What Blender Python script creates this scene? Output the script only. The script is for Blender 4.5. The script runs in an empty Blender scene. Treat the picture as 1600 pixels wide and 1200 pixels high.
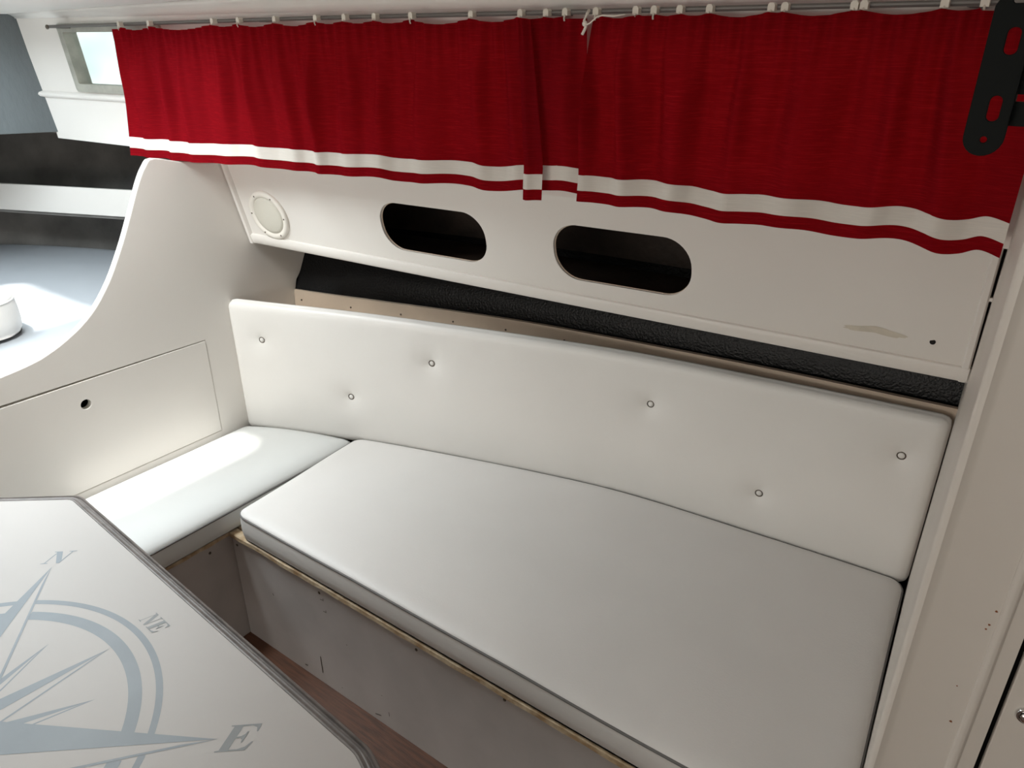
import bpy, bmesh, math, random
from mathutils import Vector, Matrix, noise
from mathutils.geometry import tessellate_polygon
random.seed(7)
scn = bpy.context.scene
COL = scn.collection
PI = math.pi

# ------------------------------------------------------------------ camera, world, lights, exposure
cam_d = bpy.data.cameras.new('camera'); cam = bpy.data.objects.new('camera', cam_d); COL.objects.link(cam)
cam_d.sensor_width = 36; cam_d.lens = 1150 / 1600 * 36; cam_d.clip_start = 0.02
cam.location = (0, 0, 1.55)
cam.rotation_euler = (math.radians(90 - 25.153), 0, math.radians(35.91))
scn.camera = cam
scn.view_settings.view_transform = 'Standard'; scn.view_settings.look = 'None'
scn.view_settings.gamma = 1; scn.view_settings.use_curve_mapping = False
scn.view_settings.exposure = 0.68
try:
    scn.cycles.max_bounces = 14; scn.cycles.diffuse_bounces = 10; scn.cycles.use_denoising = True
    scn.cycles.sample_clamp_indirect = 6
except Exception: pass

W = bpy.data.worlds.new('daylight'); scn.world = W; W.use_nodes = True
nt = W.node_tree; nt.nodes.clear()
wo = nt.nodes.new('ShaderNodeOutputWorld'); bg = nt.nodes.new('ShaderNodeBackground')
tc = nt.nodes.new('ShaderNodeTexCoord'); nz = nt.nodes.new('ShaderNodeTexNoise'); cr = nt.nodes.new('ShaderNodeValToRGB')
nz.inputs['Scale'].default_value = 9; nz.inputs['Detail'].default_value = 2
cr.color_ramp.elements[0].position = 0.42; cr.color_ramp.elements[0].color = (0.50, 0.66, 0.66, 1)
cr.color_ramp.elements[1].position = 0.58; cr.color_ramp.elements[1].color = (0.93, 1.0, 0.97, 1)
nt.links.new(tc.outputs['Generated'], nz.inputs['Vector']); nt.links.new(nz.outputs['Fac'], cr.inputs['Fac'])
nt.links.new(cr.outputs['Color'], bg.inputs['Color']); nt.links.new(bg.outputs['Background'], wo.inputs['Surface'])
bg.inputs['Strength'].default_value = 0.85

HATCH_A = (-1.87, -1.70, 0.36, 0.84)      # saloon roof hatch  x0 x1 y0 y1
HATCH_B = (-2.62, -2.12, 0.25, 0.75)      # roof hatch over the forward berth
def area(name, loc, rot, sx, sy, power, color):
    l = bpy.data.lights.new(name, 'AREA'); l.shape = 'RECTANGLE'; l.size = sx; l.size_y = sy
    l.energy = power; l.color = color
    o = bpy.data.objects.new(name, l); COL.objects.link(o); o.location = loc; o.rotation_euler = rot
    return o
area('hatch_skylight', (-1.785, 0.60, 1.71), (0, 0, 0), 0.17, 0.48, 9.0, (0.95, 1.0, 1.0))
area('berth_hatch_skylight', (-2.37, 0.50, 1.71), (0, 0, 0), 0.48, 0.48, 9.0, (0.82, 0.93, 1.0))
area('added_port_fill', (-0.9, -1.6, 1.05), (math.radians(122), 0, 0), 1.5, 0.6, 10.5, (1.0, 0.89, 0.80))  # added warm fill light on the unseen port side, tilted upward
sl = bpy.data.lights.new('sun', 'SUN'); sl.energy = 4.2; sl.angle = math.radians(3.0); sl.color = (1, 0.98, 0.93)
so = bpy.data.objects.new('sun', sl); COL.objects.link(so); so.location = (-1, -1, 4)
SUN = Vector((0.02, -0.27, 1.18)).normalized()          # towards the sun
so.rotation_euler = SUN.to_track_quat('Z', 'Y').to_euler()

# ------------------------------------------------------------------ materials
def mat(name, base, rough=0.5, metal=0.0, bump=0.0, bscale=60, var=0.0, vscale=3, coat=0.0, stretch=None, detail=4, col2=None, spec=0.5):
    m = bpy.data.materials.new(name); m.use_nodes = True; t = m.node_tree; b = t.nodes['Principled BSDF']
    b.inputs['Base Color'].default_value = (*base, 1); b.inputs['Roughness'].default_value = rough
    b.inputs['Metallic'].default_value = metal; b.inputs['Specular IOR Level'].default_value = spec
    if coat: b.inputs['Coat Weight'].default_value = coat; b.inputs['Coat Roughness'].default_value = 0.12
    c = t.nodes.new('ShaderNodeTexCoord'); mp = t.nodes.new('ShaderNodeMapping')
    t.links.new(c.outputs['Object'], mp.inputs['Vector'])
    if stretch: mp.inputs['Scale'].default_value = stretch
    n1 = t.nodes.new('ShaderNodeTexNoise'); n1.inputs['Scale'].default_value = vscale; n1.inputs['Detail'].default_value = detail
    t.links.new(mp.outputs['Vector'], n1.inputs['Vector'])
    r = t.nodes.new('ShaderNodeValToRGB'); r.color_ramp.elements[0].position = 0.35; r.color_ramp.elements[1].position = 0.65
    c2 = col2 or tuple(max(0, x * (1 - var)) for x in base)
    r.color_ramp.elements[0].color = (*c2, 1); r.color_ramp.elements[1].color = (*base, 1)
    t.links.new(n1.outputs['Fac'], r.inputs['Fac']); t.links.new(r.outputs['Color'], b.inputs['Base Color'])
    if bump:
        n2 = t.nodes.new('ShaderNodeTexNoise'); n2.inputs['Scale'].default_value = bscale; n2.inputs['Detail'].default_value = 3
        t.links.new(mp.outputs['Vector'], n2.inputs['Vector'])
        bp = t.nodes.new('ShaderNodeBump'); bp.inputs['Strength'].default_value = bump; bp.inputs['Distance'].default_value = 0.01
        t.links.new(n2.outputs['Fac'], bp.inputs['Height']); t.links.new(bp.outputs['Normal'], b.inputs['Normal'])
    return m
M = {}
M['gel'] = mat('white_gelcoat', (0.74, 0.71, 0.67), 0.38, var=0.04, bump=0.03, bscale=25)
M['gel2'] = mat('cabinet_gelcoat', (0.66, 0.61, 0.56), 0.45, var=0.05, bump=0.04, bscale=60)  # warm tint paints in the light bounced off the teak
M['roof'] = mat('roof_paint', (0.84, 0.82, 0.78), 0.5, var=0.05, bump=0.05, bscale=18)
M['vinyl'] = mat('white_vinyl', (0.76, 0.74, 0.71), 0.42, var=0.03, vscale=5, bump=0.04, bscale=300)
M['vinyl_gloss'] = mat('glossy_white_vinyl', (0.66, 0.67, 0.66), 0.20, var=0.02, bump=0.03, bscale=9)
M['vinyl_grey'] = mat('seat_vinyl', (0.72, 0.70, 0.68), 0.5, var=0.04, vscale=4, bump=0.05, bscale=260)
M['pipe'] = mat('piping', (0.14, 0.135, 0.13), 0.6)
M['lam'] = mat('grey_laminate', (0.46, 0.43, 0.415), 0.5, var=0.12, vscale=7, bump=0.02)
M['ply'] = mat('raw_plywood', (0.62, 0.51, 0.36), 0.7, var=0.0, col2=(0.36, 0.24, 0.13), vscale=30, stretch=(1, 1, 1), bump=0.3, bscale=90)
M['ledge'] = mat('beige_timber', (0.62, 0.50, 0.39), 0.6, var=0.12, vscale=6, bump=0.04)
M['black'] = mat('black_gelcoat', (0.006, 0.006, 0.0065), 0.32, spec=0.2, var=0.3, bump=0.22, bscale=170, vscale=9)
M['hull2'] = mat('grey_hull_paint', (0.21, 0.20, 0.188), 0.6, var=0.4, bump=0.2, bscale=50, vscale=7)
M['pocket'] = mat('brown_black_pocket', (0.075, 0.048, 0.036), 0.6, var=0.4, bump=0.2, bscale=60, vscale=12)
M['slate'] = mat('slate_liner', (0.115, 0.13, 0.135), 0.75, var=0.25, bump=0.25, bscale=60, vscale=5, stretch=(1, 1, 0.5))
M['berth'] = mat('berth_vinyl', (0.38, 0.40, 0.425), 0.5, var=0.07, bump=0.1, bscale=8, vscale=2)  # blue-grey base paints the sky's cast onto pale vinyl
M['teak'] = mat('teak_floor', (0.115, 0.045, 0.022), 0.45, var=0.5, vscale=6, stretch=(2, 22, 1), bump=0.1, bscale=30)
M['table'] = mat('table_laminate', (0.44, 0.42, 0.405), 0.5, var=0.02, vscale=2)
M['silver'] = mat('silver_inlay', (0.235, 0.27, 0.30), 0.46, metal=0.0, spec=0.4, var=0.08, vscale=12)
M['letter'] = mat('letter_grey', (0.22, 0.235, 0.24), 0.5, metal=0.0)
M['mould'] = mat('table_moulding', (0.17, 0.15, 0.14), 0.45, var=0.35, vscale=30, bump=0.05)
M['plastic'] = mat('ivory_plastic', (0.66, 0.62, 0.54), 0.45)
M['speaker'] = mat('speaker_ivory', (0.74, 0.71, 0.65), 0.4)
M['grille'] = mat('speaker_grille', (0.60, 0.58, 0.51), 0.7, bump=0.3, bscale=500)
M['rail'] = mat('aluminium_rail', (0.16, 0.15, 0.14), 0.5, metal=0.3)
M['screw'] = mat('screw_steel', (0.12, 0.10, 0.08), 0.4, metal=0.6)
M['chrome'] = mat('chrome', (0.8, 0.8, 0.8), 0.08, metal=1.0)
M['blackmetal'] = mat('black_metal', (0.0022, 0.0032, 0.0028), 0.6, spec=0.12)
M['dark'] = mat('void_shade', (0.01, 0.009, 0.008), 0.9)  # near-black colour standing for the shade in holes and gaps
M['rust'] = mat('rust_mark', (0.22, 0.07, 0.02), 0.8)
M['cord'] = mat('white_cord', (0.75, 0.70, 0.62), 0.8)
M['stainm'] = mat('yellow_stain', (0.62, 0.57, 0.48), 0.5, var=0.12, vscale=40)
M['alu'] = mat('window_alu', (0.55, 0.54, 0.47), 0.4, metal=0.4, var=0.3, vscale=20)

def curtain_mat(name, base, trans, tw):
    m = bpy.data.materials.new(name); m.use_nodes = True; t = m.node_tree; t.nodes.clear()
    o = t.nodes.new('ShaderNodeOutputMaterial'); mx = t.nodes.new('ShaderNodeMixShader')
    d = t.nodes.new('ShaderNodeBsdfDiffuse'); tr = t.nodes.new('ShaderNodeBsdfTranslucent')
    c = t.nodes.new('ShaderNodeTexCoord'); mp = t.nodes.new('ShaderNodeMapping'); mp.inputs['Scale'].default_value = (26, 26, 800)
    n = t.nodes.new('ShaderNodeTexNoise'); n.inputs['Scale'].default_value = 1.0; n.inputs['Detail'].default_value = 5; n.inputs['Roughness'].default_value = 0.7
    t.links.new(c.outputs['Object'], mp.inputs['Vector']); t.links.new(mp.outputs['Vector'], n.inputs['Vector'])
    r1 = t.nodes.new('ShaderNodeValToRGB'); r1.color_ramp.elements[0].position = 0.35; r1.color_ramp.elements[1].position = 0.72
    r1.color_ramp.elements[0].color = (*[x * 0.98 for x in base], 1); r1.color_ramp.elements[1].color = (*[min(1, x * 1.03) for x in base], 1)
    r2 = t.nodes.new('ShaderNodeValToRGB'); r2.color_ramp.elements[0].position = 0.50; r2.color_ramp.elements[1].position = 0.80
    r2.color_ramp.elements[0].color = (*[x * 0.85 for x in trans], 1); r2.color_ramp.elements[1].color = (*[min(1, x * 2.4 + 0.02) for x in trans], 1)
    t.links.new(n.outputs['Fac'], r1.inputs['Fac']); t.links.new(n.outputs['Fac'], r2.inputs['Fac'])
    t.links.new(r1.outputs['Color'], d.inputs['Color']); t.links.new(r2.outputs['Color'], tr.inputs['Color'])
    bp = t.nodes.new('ShaderNodeBump'); bp.inputs['Strength'].default_value = 0.08; bp.inputs['Distance'].default_value = 0.001
    t.links.new(n.outputs['Fac'], bp.inputs['Height']); t.links.new(bp.outputs['Normal'], d.inputs['Normal'])
    mx.inputs['Fac'].default_value = tw
    t.links.new(d.outputs['BSDF'], mx.inputs[1]); t.links.new(tr.outputs['BSDF'], mx.inputs[2]); t.links.new(mx.outputs['Shader'], o.inputs['Surface'])
    return m
M['red'] = curtain_mat('red_cloth', (0.19, 0.0045, 0.009), (0.42, 0.0030, 0.0030), 0.34)
M['band'] = curtain_mat('white_cloth_band', (0.72, 0.68, 0.63), (0.3, 0.27, 0.24), 0.15)

def glass_mat():
    m = bpy.data.materials.new('window_glass'); m.use_nodes = True; t = m.node_tree; t.nodes.clear()
    o = t.nodes.new('ShaderNodeOutputMaterial'); mx = t.nodes.new('ShaderNodeMixShader')
    a = t.nodes.new('ShaderNodeBsdfTransparent'); g = t.nodes.new('ShaderNodeBsdfGlossy')
    a.inputs['Color'].default_value = (0.93, 0.97, 0.96, 1); g.inputs['Roughness'].default_value = 0.05
    mx.inputs['Fac'].default_value = 0.06
    t.links.new(a.outputs[0], mx.inputs[1]); t.links.new(g.outputs[0], mx.inputs[2]); t.links.new(mx.outputs[0], o.inputs['Surface'])
    return m
M['glass'] = glass_mat()

# ------------------------------------------------------------------ helpers
def obj(name, bm, m, parent=None, smooth=False, sharp=None):
    me = bpy.data.meshes.new(name)
    bmesh.ops.recalc_face_normals(bm, faces=bm.faces)
    bm.to_mesh(me); bm.free()
    me.materials.append(m)
    for p in me.polygons: p.use_smooth = smooth
    o = bpy.data.objects.new(name, me); COL.objects.link(o)
    if smooth and sharp:
        try: me.set_sharp_from_angle(angle=math.radians(sharp))
        except Exception: pass
    if parent: o.parent = parent; o.matrix_parent_inverse = Matrix.Translation(-Vector(parent.location)) if parent.type == 'EMPTY' else Matrix.Identity(4)
    return o
def thing(name, loc, label, cat, group=None):
    o = bpy.data.objects.new(name, None); COL.objects.link(o); o.location = loc; o.empty_display_size = 0.05
    o['label'] = label; o['category'] = cat
    if group: o['group'] = group
    return o
def tag(o, label, cat, group=None):
    o['label'] = label; o['category'] = cat
    if group: o['group'] = group
    return o
def struct(o): o['kind'] = 'structure'; return o
def bevel(o, w, seg=2, ang=35):
    md = o.modifiers.new('bevel', 'BEVEL'); md.width = w; md.segments = seg; md.limit_method = 'ANGLE'; md.angle_limit = math.radians(ang)
    return o
def box(bm, x0, x1, y0, y1, z0, z1):
    vs = [bm.verts.new((x, y, z)) for x in (x0, x1) for y in (y0, y1) for z in (z0, z1)]
    for f in ((0, 1, 3, 2), (4, 6, 7, 5), (0, 4, 5, 1), (2, 3, 7, 6), (0, 2, 6, 4), (1, 5, 7, 3)): bm.faces.new([vs[i] for i in f])
def tube(bm, pts, r, n=8, closed=False, cap=True):
    pts = [Vector(p) for p in pts]; rings = []; N = len(pts); prev = None
    for i, p in enumerate(pts):
        if closed: d = pts[(i + 1) % N] - pts[i - 1]
        else: d = pts[min(i + 1, N - 1)] - pts[max(i - 1, 0)]
        if d.length < 1e-9: d = Vector((1, 0, 0))
        d.normalize()
        up = Vector((0, 0, 1)) if abs(d.z) < 0.9 else Vector((1, 0, 0))
        a = d.cross(up).normalized(); b = d.cross(a).normalized()
        if prev and a.dot(prev) < 0: a, b = -a, -b
        prev = a
        rings.append([bm.verts.new(p + (a * math.cos(2 * PI * k / n) + b * math.sin(2 * PI * k / n)) * r) for k in range(n)])
    for i in range(N if closed else N - 1):
        A, B = rings[i], rings[(i + 1) % N]
        for k in range(n): bm.faces.new((A[k], A[(k + 1) % n], B[(k + 1) % n], B[k]))
    if cap and not closed: bm.faces.new(rings[0]); bm.faces.new(rings[-1][::-1])
def lathe(bm, prof, c, axis, n=24):
    """prof: (radius, height along axis)"""
    c = Vector(c); ax = Vector(axis).normalized()
    a = ax.cross(Vector((0, 0, 1)) if abs(ax.z) < 0.9 else Vector((1, 0, 0))).normalized(); b = ax.cross(a)
    rings = []
    for r, h in prof:
        if r < 1e-6: rings.append([bm.verts.new(c + ax * h)])
        else: rings.append([bm.verts.new(c + ax * h + (a * math.cos(2 * PI * k / n) + b * math.sin(2 * PI * k / n)) * r) for k in range(n)])
    for A, B in zip(rings, rings[1:]):
        for k in range(n):
            if len(A) == 1 and len(B) == 1: continue
            if len(A) == 1: bm.faces.new((A[0], B[k], B[(k + 1) % n]))
            elif len(B) == 1: bm.faces.new((A[k], A[(k + 1) % n], B[0]))
            else: bm.faces.new((A[k], A[(k + 1) % n], B[(k + 1) % n], B[k]))
def spline(pts, x):
    """monotone-ish interpolation through (x, y) pairs"""
    n = len(pts)
    if x <= pts[0][0]: i = 0
    elif x >= pts[-1][0]: i = n - 2
    else:
        i = 0
        while pts[i + 1][0] < x: i += 1
    def sl(k):
        if k <= 0: return (pts[1][1] - pts[0][1]) / (pts[1][0] - pts[0][0])
        if k >= n - 1: return (pts[-1][1] - pts[-2][1]) / (pts[-1][0] - pts[-2][0])
        return (pts[k + 1][1] - pts[k - 1][1]) / (pts[k + 1][0] - pts[k - 1][0])
    x0, y0 = pts[i]; x1, y1 = pts[i + 1]; h = x1 - x0; t = (x - x0) / h
    if t < 0: return y0 + sl(i) * (x - x0)
    if t > 1: return y1 + sl(i + 1) * (x - x1)
    m0, m1 = sl(i) * h, sl(i + 1) * h; t2, t3 = t * t, t * t * t
    return (2 * t3 - 3 * t2 + 1) * y0 + (t3 - 2 * t2 + t) * m0 + (-2 * t3 + 3 * t2) * y1 + (t3 - t2) * m1
def plate(outline, holes, f, w0, w1):
    """flat or sheared plate: f(u, v, w) -> xyz ; outline / holes in (u, v); w thickness range"""
    bm = bmesh.new(); loops = [outline] + list(holes); eds = []; vl = []
    for lp in loops:
        vs = [bm.verts.new((u, v, 0)) for u, v in lp]; vl.append(vs)
        for i in range(len(vs)): eds.append(bm.edges.new((vs[i], vs[(i + 1) % len(vs)])))
    bmesh.ops.triangle_fill(bm, use_beauty=True, edges=eds)
    top = {v: bm.verts.new((v.co.x, v.co.y, 1)) for v in list(bm.verts)}
    for fc in list(bm.faces): bm.faces.new([top[v] for v in reversed(fc.verts)])
    for vs in vl:
        n = len(vs)
        for i in range(n): bm.faces.new((vs[i], vs[(i + 1) % n], top[vs[(i + 1) % n]], top[vs[i]]))
    for v in bm.verts: v.co = Vector(f(v.co.x, v.co.y, w1 if v.co.z > 0.5 else w0))
    return bm
def sheet(f, us, vs, th=None):
    """grid f(u,v)->xyz; th(u,v)->offset vector gives thickness"""
    bm = bmesh.new()
    A = [[bm.verts.new(f(u, v)) for v in vs] for u in us]
    nu, nv = len(us), len(vs)
    for i in range(nu - 1):
        for j in range(nv - 1): bm.faces.new((A[i][j], A[i + 1][j], A[i + 1][j + 1], A[i][j + 1]))
    if th:
        B = [[bm.verts.new(Vector(f(u, v)) + Vector(th(u, v))) for v in vs] for u in us]
        for i in range(nu - 1):
            for j in range(nv - 1): bm.faces.new((B[i][j], B[i][j + 1], B[i + 1][j + 1], B[i + 1][j]))
        for i in range(nu - 1):
            bm.faces.new((A[i][0], B[i][0], B[i + 1][0], A[i + 1][0])); bm.faces.new((A[i][-1], A[i + 1][-1], B[i + 1][-1], B[i][-1]))
        for j in range(nv - 1):
            bm.faces.new((A[0][j], A[0][j + 1], B[0][j + 1], B[0][j])); bm.faces.new((A[-1][j], B[-1][j], B[-1][j + 1], A[-1][j + 1]))
    return bm
def lin(a, b, n): return [a + (b - a) * i / (n - 1) for i in range(n)]
def clus(n, L, e):
    """n samples on [0,1], with extra ones in the band e (metres of L) at each end"""
    k = 6; a = [e / L * (1 - math.cos(PI / 2 * i / k)) for i in range(k)]
    mid = lin(e / L, 1 - e / L, n); return a + mid + [1 - x for x in reversed(a)]
def cushion(f, L, Wd, T, rc, re, drop, dome=0.0, nu=70, nv=30, extra=None, bulge=0.003, seam=False):
    """f(u, v, w)->xyz with u,v in 0..1 and w metres of height. returns bm and the seam loop"""
    us, vs = clus(nu, L, re), clus(nv, Wd, re)
    bm = bmesh.new(); G = []
    def rnd(a, b):
        ca = min(max(a, rc), L - rc); cb = min(max(b, rc), Wd - rc)
        dx, dy = a - ca, b - cb; d = math.hypot(dx, dy)
        if (dx and dy) and d > 0:
            m = max(abs(dx), abs(dy)); k = m / d      # square ring -> round ring
            dx *= k; dy *= k; a, b = ca + dx, cb + dy; d = m
            return a, b, rc - d
        return a, b, min(a, b, L - a, Wd - b)
    for u in us:
        row = []
        for v in vs:
            a, b, d = rnd(u * L, v * Wd)
            t = max(0.0, 1 - d / re); z = T - drop * (1 - math.sqrt(max(0, 1 - t * t)))
            z += dome * (1 - (2 * u - 1) ** 4) * (1 - (2 * v - 1) ** 2) if dome else 0
            if extra: z += extra(a, b, d)
            row.append(bm.verts.new(f(a / L, b / Wd, z)))
        G.append(row)
    for i in range(len(us) - 1):
        for j in range(len(vs) - 1): bm.faces.new((G[i][j], G[i + 1][j], G[i + 1][j + 1], G[i][j + 1]))
    idx = [(i, 0) for i in range(len(us))] + [(len(us) - 1, j) for j in range(1, len(vs))] + \
          [(i, len(vs) - 1) for i in range(len(us) - 2, -1, -1)] + [(0, j) for j in range(len(vs) - 2, 0, -1)]
    loop = [G[i][j] for i, j in idx]; pts = [v.co.copy() for v in loop]
    uv = [rnd(us[i] * L, vs[j] * Wd)[:2] for i, j in idx]
    rings = [loop]; H = T - drop
    for k, fr in enumerate((0.93, 0.7, 0.4, 0.12, 0.0)):
        ring = []
        for (a, b) in uv:
            s = bulge * math.sin(PI * fr) - (0.004 if fr == 0 else 0)
            da = (-1 if a < rc * .6 else (1 if a > L - rc * .6 else 0)); db = (-1 if b < rc * .6 else (1 if b > Wd - rc * .6 else 0))
            ring.append(bm.verts.new(f((a + da * s) / L, (b + db * s) / Wd, H * fr)))
        rings.append(ring)
    n = len(loop)
    for A, B in zip(rings, rings[1:]):
        for i in range(n): bm.faces.new((A[i], A[(i + 1) % n], B[(i + 1) % n], B[i]))
    # closed underside as its own grid, so that it follows curved shapes
    last = dict(zip(idx, rings[-1])); nu_, nv_ = len(us), len(vs); Bt = {}
    for i in range(nu_):
        for j in range(nv_):
            if (i, j) in last: Bt[i, j] = last[i, j]
            else:
                a, b, d = rnd(us[i] * L, vs[j] * Wd); Bt[i, j] = bm.verts.new(f(a / L, b / Wd, 0.0))
    for i in range(nu_ - 1):
        for j in range(nv_ - 1): bm.faces.new((Bt[i, j], Bt[i, j + 1], Bt[i + 1, j + 1], Bt[i + 1, j]))
    return bm, pts

# ------------------------------------------------------------------ guiding curves of the boat
YB = [(-1.95, 1.16), (-1.9, 1.175), (-1.533, 1.317), (-1.251, 1.407), (-.964, 1.484), (-.719, 1.534), (-.358, 1.566), (-.05, 1.582), (.1, 1.585)]
HU = [(-4.3, .05), (-3.7, .72), (-3.24, 1.11), (-2.78, 1.34), (-2.3, 1.42), (-1.9, 1.435), (-1.142, 1.577), (-.59, 1.622), (-.294, 1.632), (.6, 1.636)]
def yb(x): return spline(YB, x)
def hz(x): return 0.82 + 0.022 * (max(x, -1.9) + 1.9)            # height of the timber ledge
def yh(x, z): return spline(HU, x) + (0.5 * (z - hz(x)) if z > hz(x) else (0.03 * min(1, (hz(x) - z) / 0.06) if x > -1.95 else 0.25 * (z - hz(x))))
def yp(x, z): return 1.468 + 0.0868 * x - 0.24 * (z - 0.99)       # pocket panel
def yw(x, z): return 1.38 + 0.09 * x - 0.1 * (z - 1.27)           # window wall
def yr(x): return 1.30 + 0.09 * x                                 # curtain rail
XW = -1.9                                                         # forward bulkhead
def xs_(y): return -0.012 - 0.052 * (y - 0.93)                    # side face of the locker bulkhead

# ------------------------------------------------------------------ structure
bm = bmesh.new(); box(bm, -4.3, 1.3, -1.9, 1.75, -0.03, 0.0)
struct(obj('floor', bm, M['teak']))

def CZ(x): return 1.620 + 0.021 * (x + 2.4)
# roof with two hatch openings
def rect(x0, x1, y0, y1, r=0.0, n=6):
    if not r: return [(x0, y0), (x1, y0), (x1, y1), (x0, y1)]
    out = []
    for cx, cy, a0 in ((x1 - r, y0 + r, -90), (x1 - r, y1 - r, 0), (x0 + r, y1 - r, 90), (x0 + r, y0 + r, 180)):
        for k in range(n + 1):
            a = math.radians(a0 + 90 * k / n); out.append((cx + r * math.cos(a), cy + r * math.sin(a)))
    return out
bm = plate(rect(-4.3, 1.4, -1.9, 1.6), [rect(*HATCH_A, 0.06), rect(*HATCH_B, 0.06)], lambda u, v, w: (u, v, w + CZ(u)), 0, 0.03)
ceil = struct(obj('ceiling', bm, M['roof']))
# header strip between the roof and the window wall
bm = sheet(lambda u, v: (u, yw(u, 1.6) - 0.004 - 0.022 * v * v , 1.603 + (CZ(u) - 1.602) * v), lin(-2.62, 0.0, 20), lin(0, 1, 4), lambda u, v: (0, 0.03, 0))
struct(obj('trim_1', bm, M['roof'], smooth=True))

# window wall
WIN = [(-2.40, -1.98, 1.425, 1.570), (-1.80, -0.87, 1.345, 1.570), (-0.745, -0.07, 1.345, 1.570)]
bm = plate([(-2.62, 1.262), (-0.02, 1.25), (-0.02, 1.69), (-2.62, 1.66)], [rect(a, b, c, d, 0.008) for a, b, c, d in WIN],
           lambda u, v, w: (u, yw(u, v) + w, v), 0, 0.035)
struct(obj('wall_starboard', bm, M['gel']))
for i, (a, b, c, d) in enumerate(WIN):
    e = 0.018
    bm = plate(rect(a - e, b + e, c - e, d + e, 0.010), [rect(a + 0.004, b - 0.004, c + 0.004, d - 0.004, 0.006)], lambda u, v, w: (u, yw(u, v) + w, v), -0.007, 0.03)
    fr = struct(obj('window_%d' % (i + 1), bm, M['gel'] if i else M['alu'])); bevel(fr, 0.002)
    bm = bmesh.new(); vs = [bm.verts.new((x, yw(x, z) + 0.02, z)) for x, z in ((a, c), (b, c), (b, d), (a, d))]; bm.faces.new(vs)
    bmesh.ops.solidify(bm, geom=bm.faces[:], thickness=0.003)
    p = obj('pane', bm, M['glass'], fr)
# moulding line under the forward window
bm = bmesh.new()
prof = [(0, 1.385), (-0.010, 1.388), (-0.014, 1.394), (-0.010, 1.400), (0, 1.404)]
X = lin(-2.62, -1.86, 10); R = [[bm.verts.new((x, yw(x, z) + dy, z)) for dy, z in prof] for x in X]
for A, B in zip(R, R[1:]):
    for k in range(len(prof) - 1): bm.faces.new((A[k], A[k + 1], B[k + 1], B[k]))
struct(obj('trim_2', bm, M['gel'], smooth=True))
# underside of the side deck, between wall and hull
bm = sheet(lambda u, v: (u, (yw(u, 1.27) + 0.01) * (1 - v) + (yh(u, 1.3) + 0.05) * v, 1.275 + 0.03 * v), lin(-3.7, 1.3, 40), [0, 1], lambda u, v: (0, 0, 0.02))
struct(obj('trim_3', bm, M['hull2']))

# hull skin: black behind the seat, grey paint by the forward berth
bm = sheet(lambda u, v: (u, yh(u, v), v), lin(XW - 0.01, 1.3, 50), [0, .4, .78, .82, .9, 1, 1.1, 1.2, 1.33], lambda u, v: (0, 0.03, 0))
struct(obj('wall_hull', bm, M['black'], smooth=True, sharp=50))
bm = sheet(lambda u, v: (u, yh(u, v), v), lin(-4.3, XW - 0.01, 40), [0, .4, .78, .86, .93, 1, 1.1, 1.2, 1.33], lambda u, v: (0, 0.03, 0))
struct(obj('wall_bow', bm, M['hull2'], smooth=True, sharp=50))
# slate liner closing the forward end of the side window
LN = [(0.0, -3.0), (0.45, -2.84), (0.9, -2.72), (1.14, -2.61)]
bm = sheet(lambda u, v: (spline(LN, u), u, v), lin(-0.6, 1.16, 20), [1.282, 1.45, 1.64], lambda u, v: (-0.02, 0, 0))
struct(obj('wall_forward', bm, M['slate'], smooth=True, sharp=50))
# mirrored shell out of the picture so the cabin is closed
bm = bmesh.new(); box(bm, -4.3, 1.35, -1.75, -1.70, 0, 0.95); box(bm, -4.3, -1.7, -1.75, -1.70, 0.95, 1.72); box(bm, 1.0, 1.35, -1.75, -1.70, 0.95, 1.72)
struct(obj('wall_port', bm, M['gel']))
bm = bmesh.new(); box(bm, 1.3, 1.35, -1.75, 1.75, 0, 1.72)
struct(obj('wall_aft', bm, M['gel']))
bm = bmesh.new(); box(bm, -4.35, -4.3, -1.75, 1.6, 0, 1.66)
struct(obj('wall_stem', bm, M['hull2']))

# forward bulkhead with its big rounded cut-out
arc = [(1.2, 1.240), (1.13, 1.251), (1.049, 1.270), (1.022, 1.253), (.995, 1.213), (.962, 1.15), (.933, 1.095), (.904, 1.045), (.865, .985), (.819, .931), (.772, .893), (.724, .866), (.684, .849), (.642, .837), (.569, .827), (.45, .818), (.3, .812), (.1, .81), (-.5, .81), (-.9, .86), (-1.1, 1.0), (-1.2, 1.27), (-1.7, 1.27)]
# smooth the arc
sm = []
for i in range(len(arc) - 1):
    p0 = arc[max(i - 1, 0)]; p1 = arc[i]; p2 = arc[i + 1]; p3 = arc[min(i + 2, len(arc) - 1)]
    for t in (0, .33, .66):
        sm.append(tuple(0.5 * ((2 * p1[k]) + (-p0[k] + p2[k]) * t + (2 * p0[k] - 5 * p1[k] + 4 * p2[k] - p3[k]) * t * t + (-p0[k] + 3 * p1[k] - 3 * p2[k] + p3[k]) * t ** 3) for k in (0, 1)))
sm[:3] = [arc[0]]
outl = sm + [arc[-1], (-1.7, 0.0), (1.23, 0.0), (yh(XW, .4) , .4), (1.43, .80), (1.445, .85), (1.47, .88), (1.49, .915), (1.55, 1.0), (1.56, 1.25), (1.25, 1.25), (1.246, 1.24)]
DOOR = [(0.10, 0.755), (1.0935, 0.750), (1.0925, 0.455), (0.10, 0.455)]
def circ(cx, cy, r, n=20): return [(cx + r * math.cos(2 * PI * k / n), cy + r * math.sin(2 * PI * k / n)) for k in range(n)]
doorhole = [(0.098, 0.7635), (1.095, 0.7515), (1.0945, 0.453), (0.098, 0.453)]
bm = plate(outl, [doorhole], lambda u, v, w: (XW + w, u, v), -0.022, 0)
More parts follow.
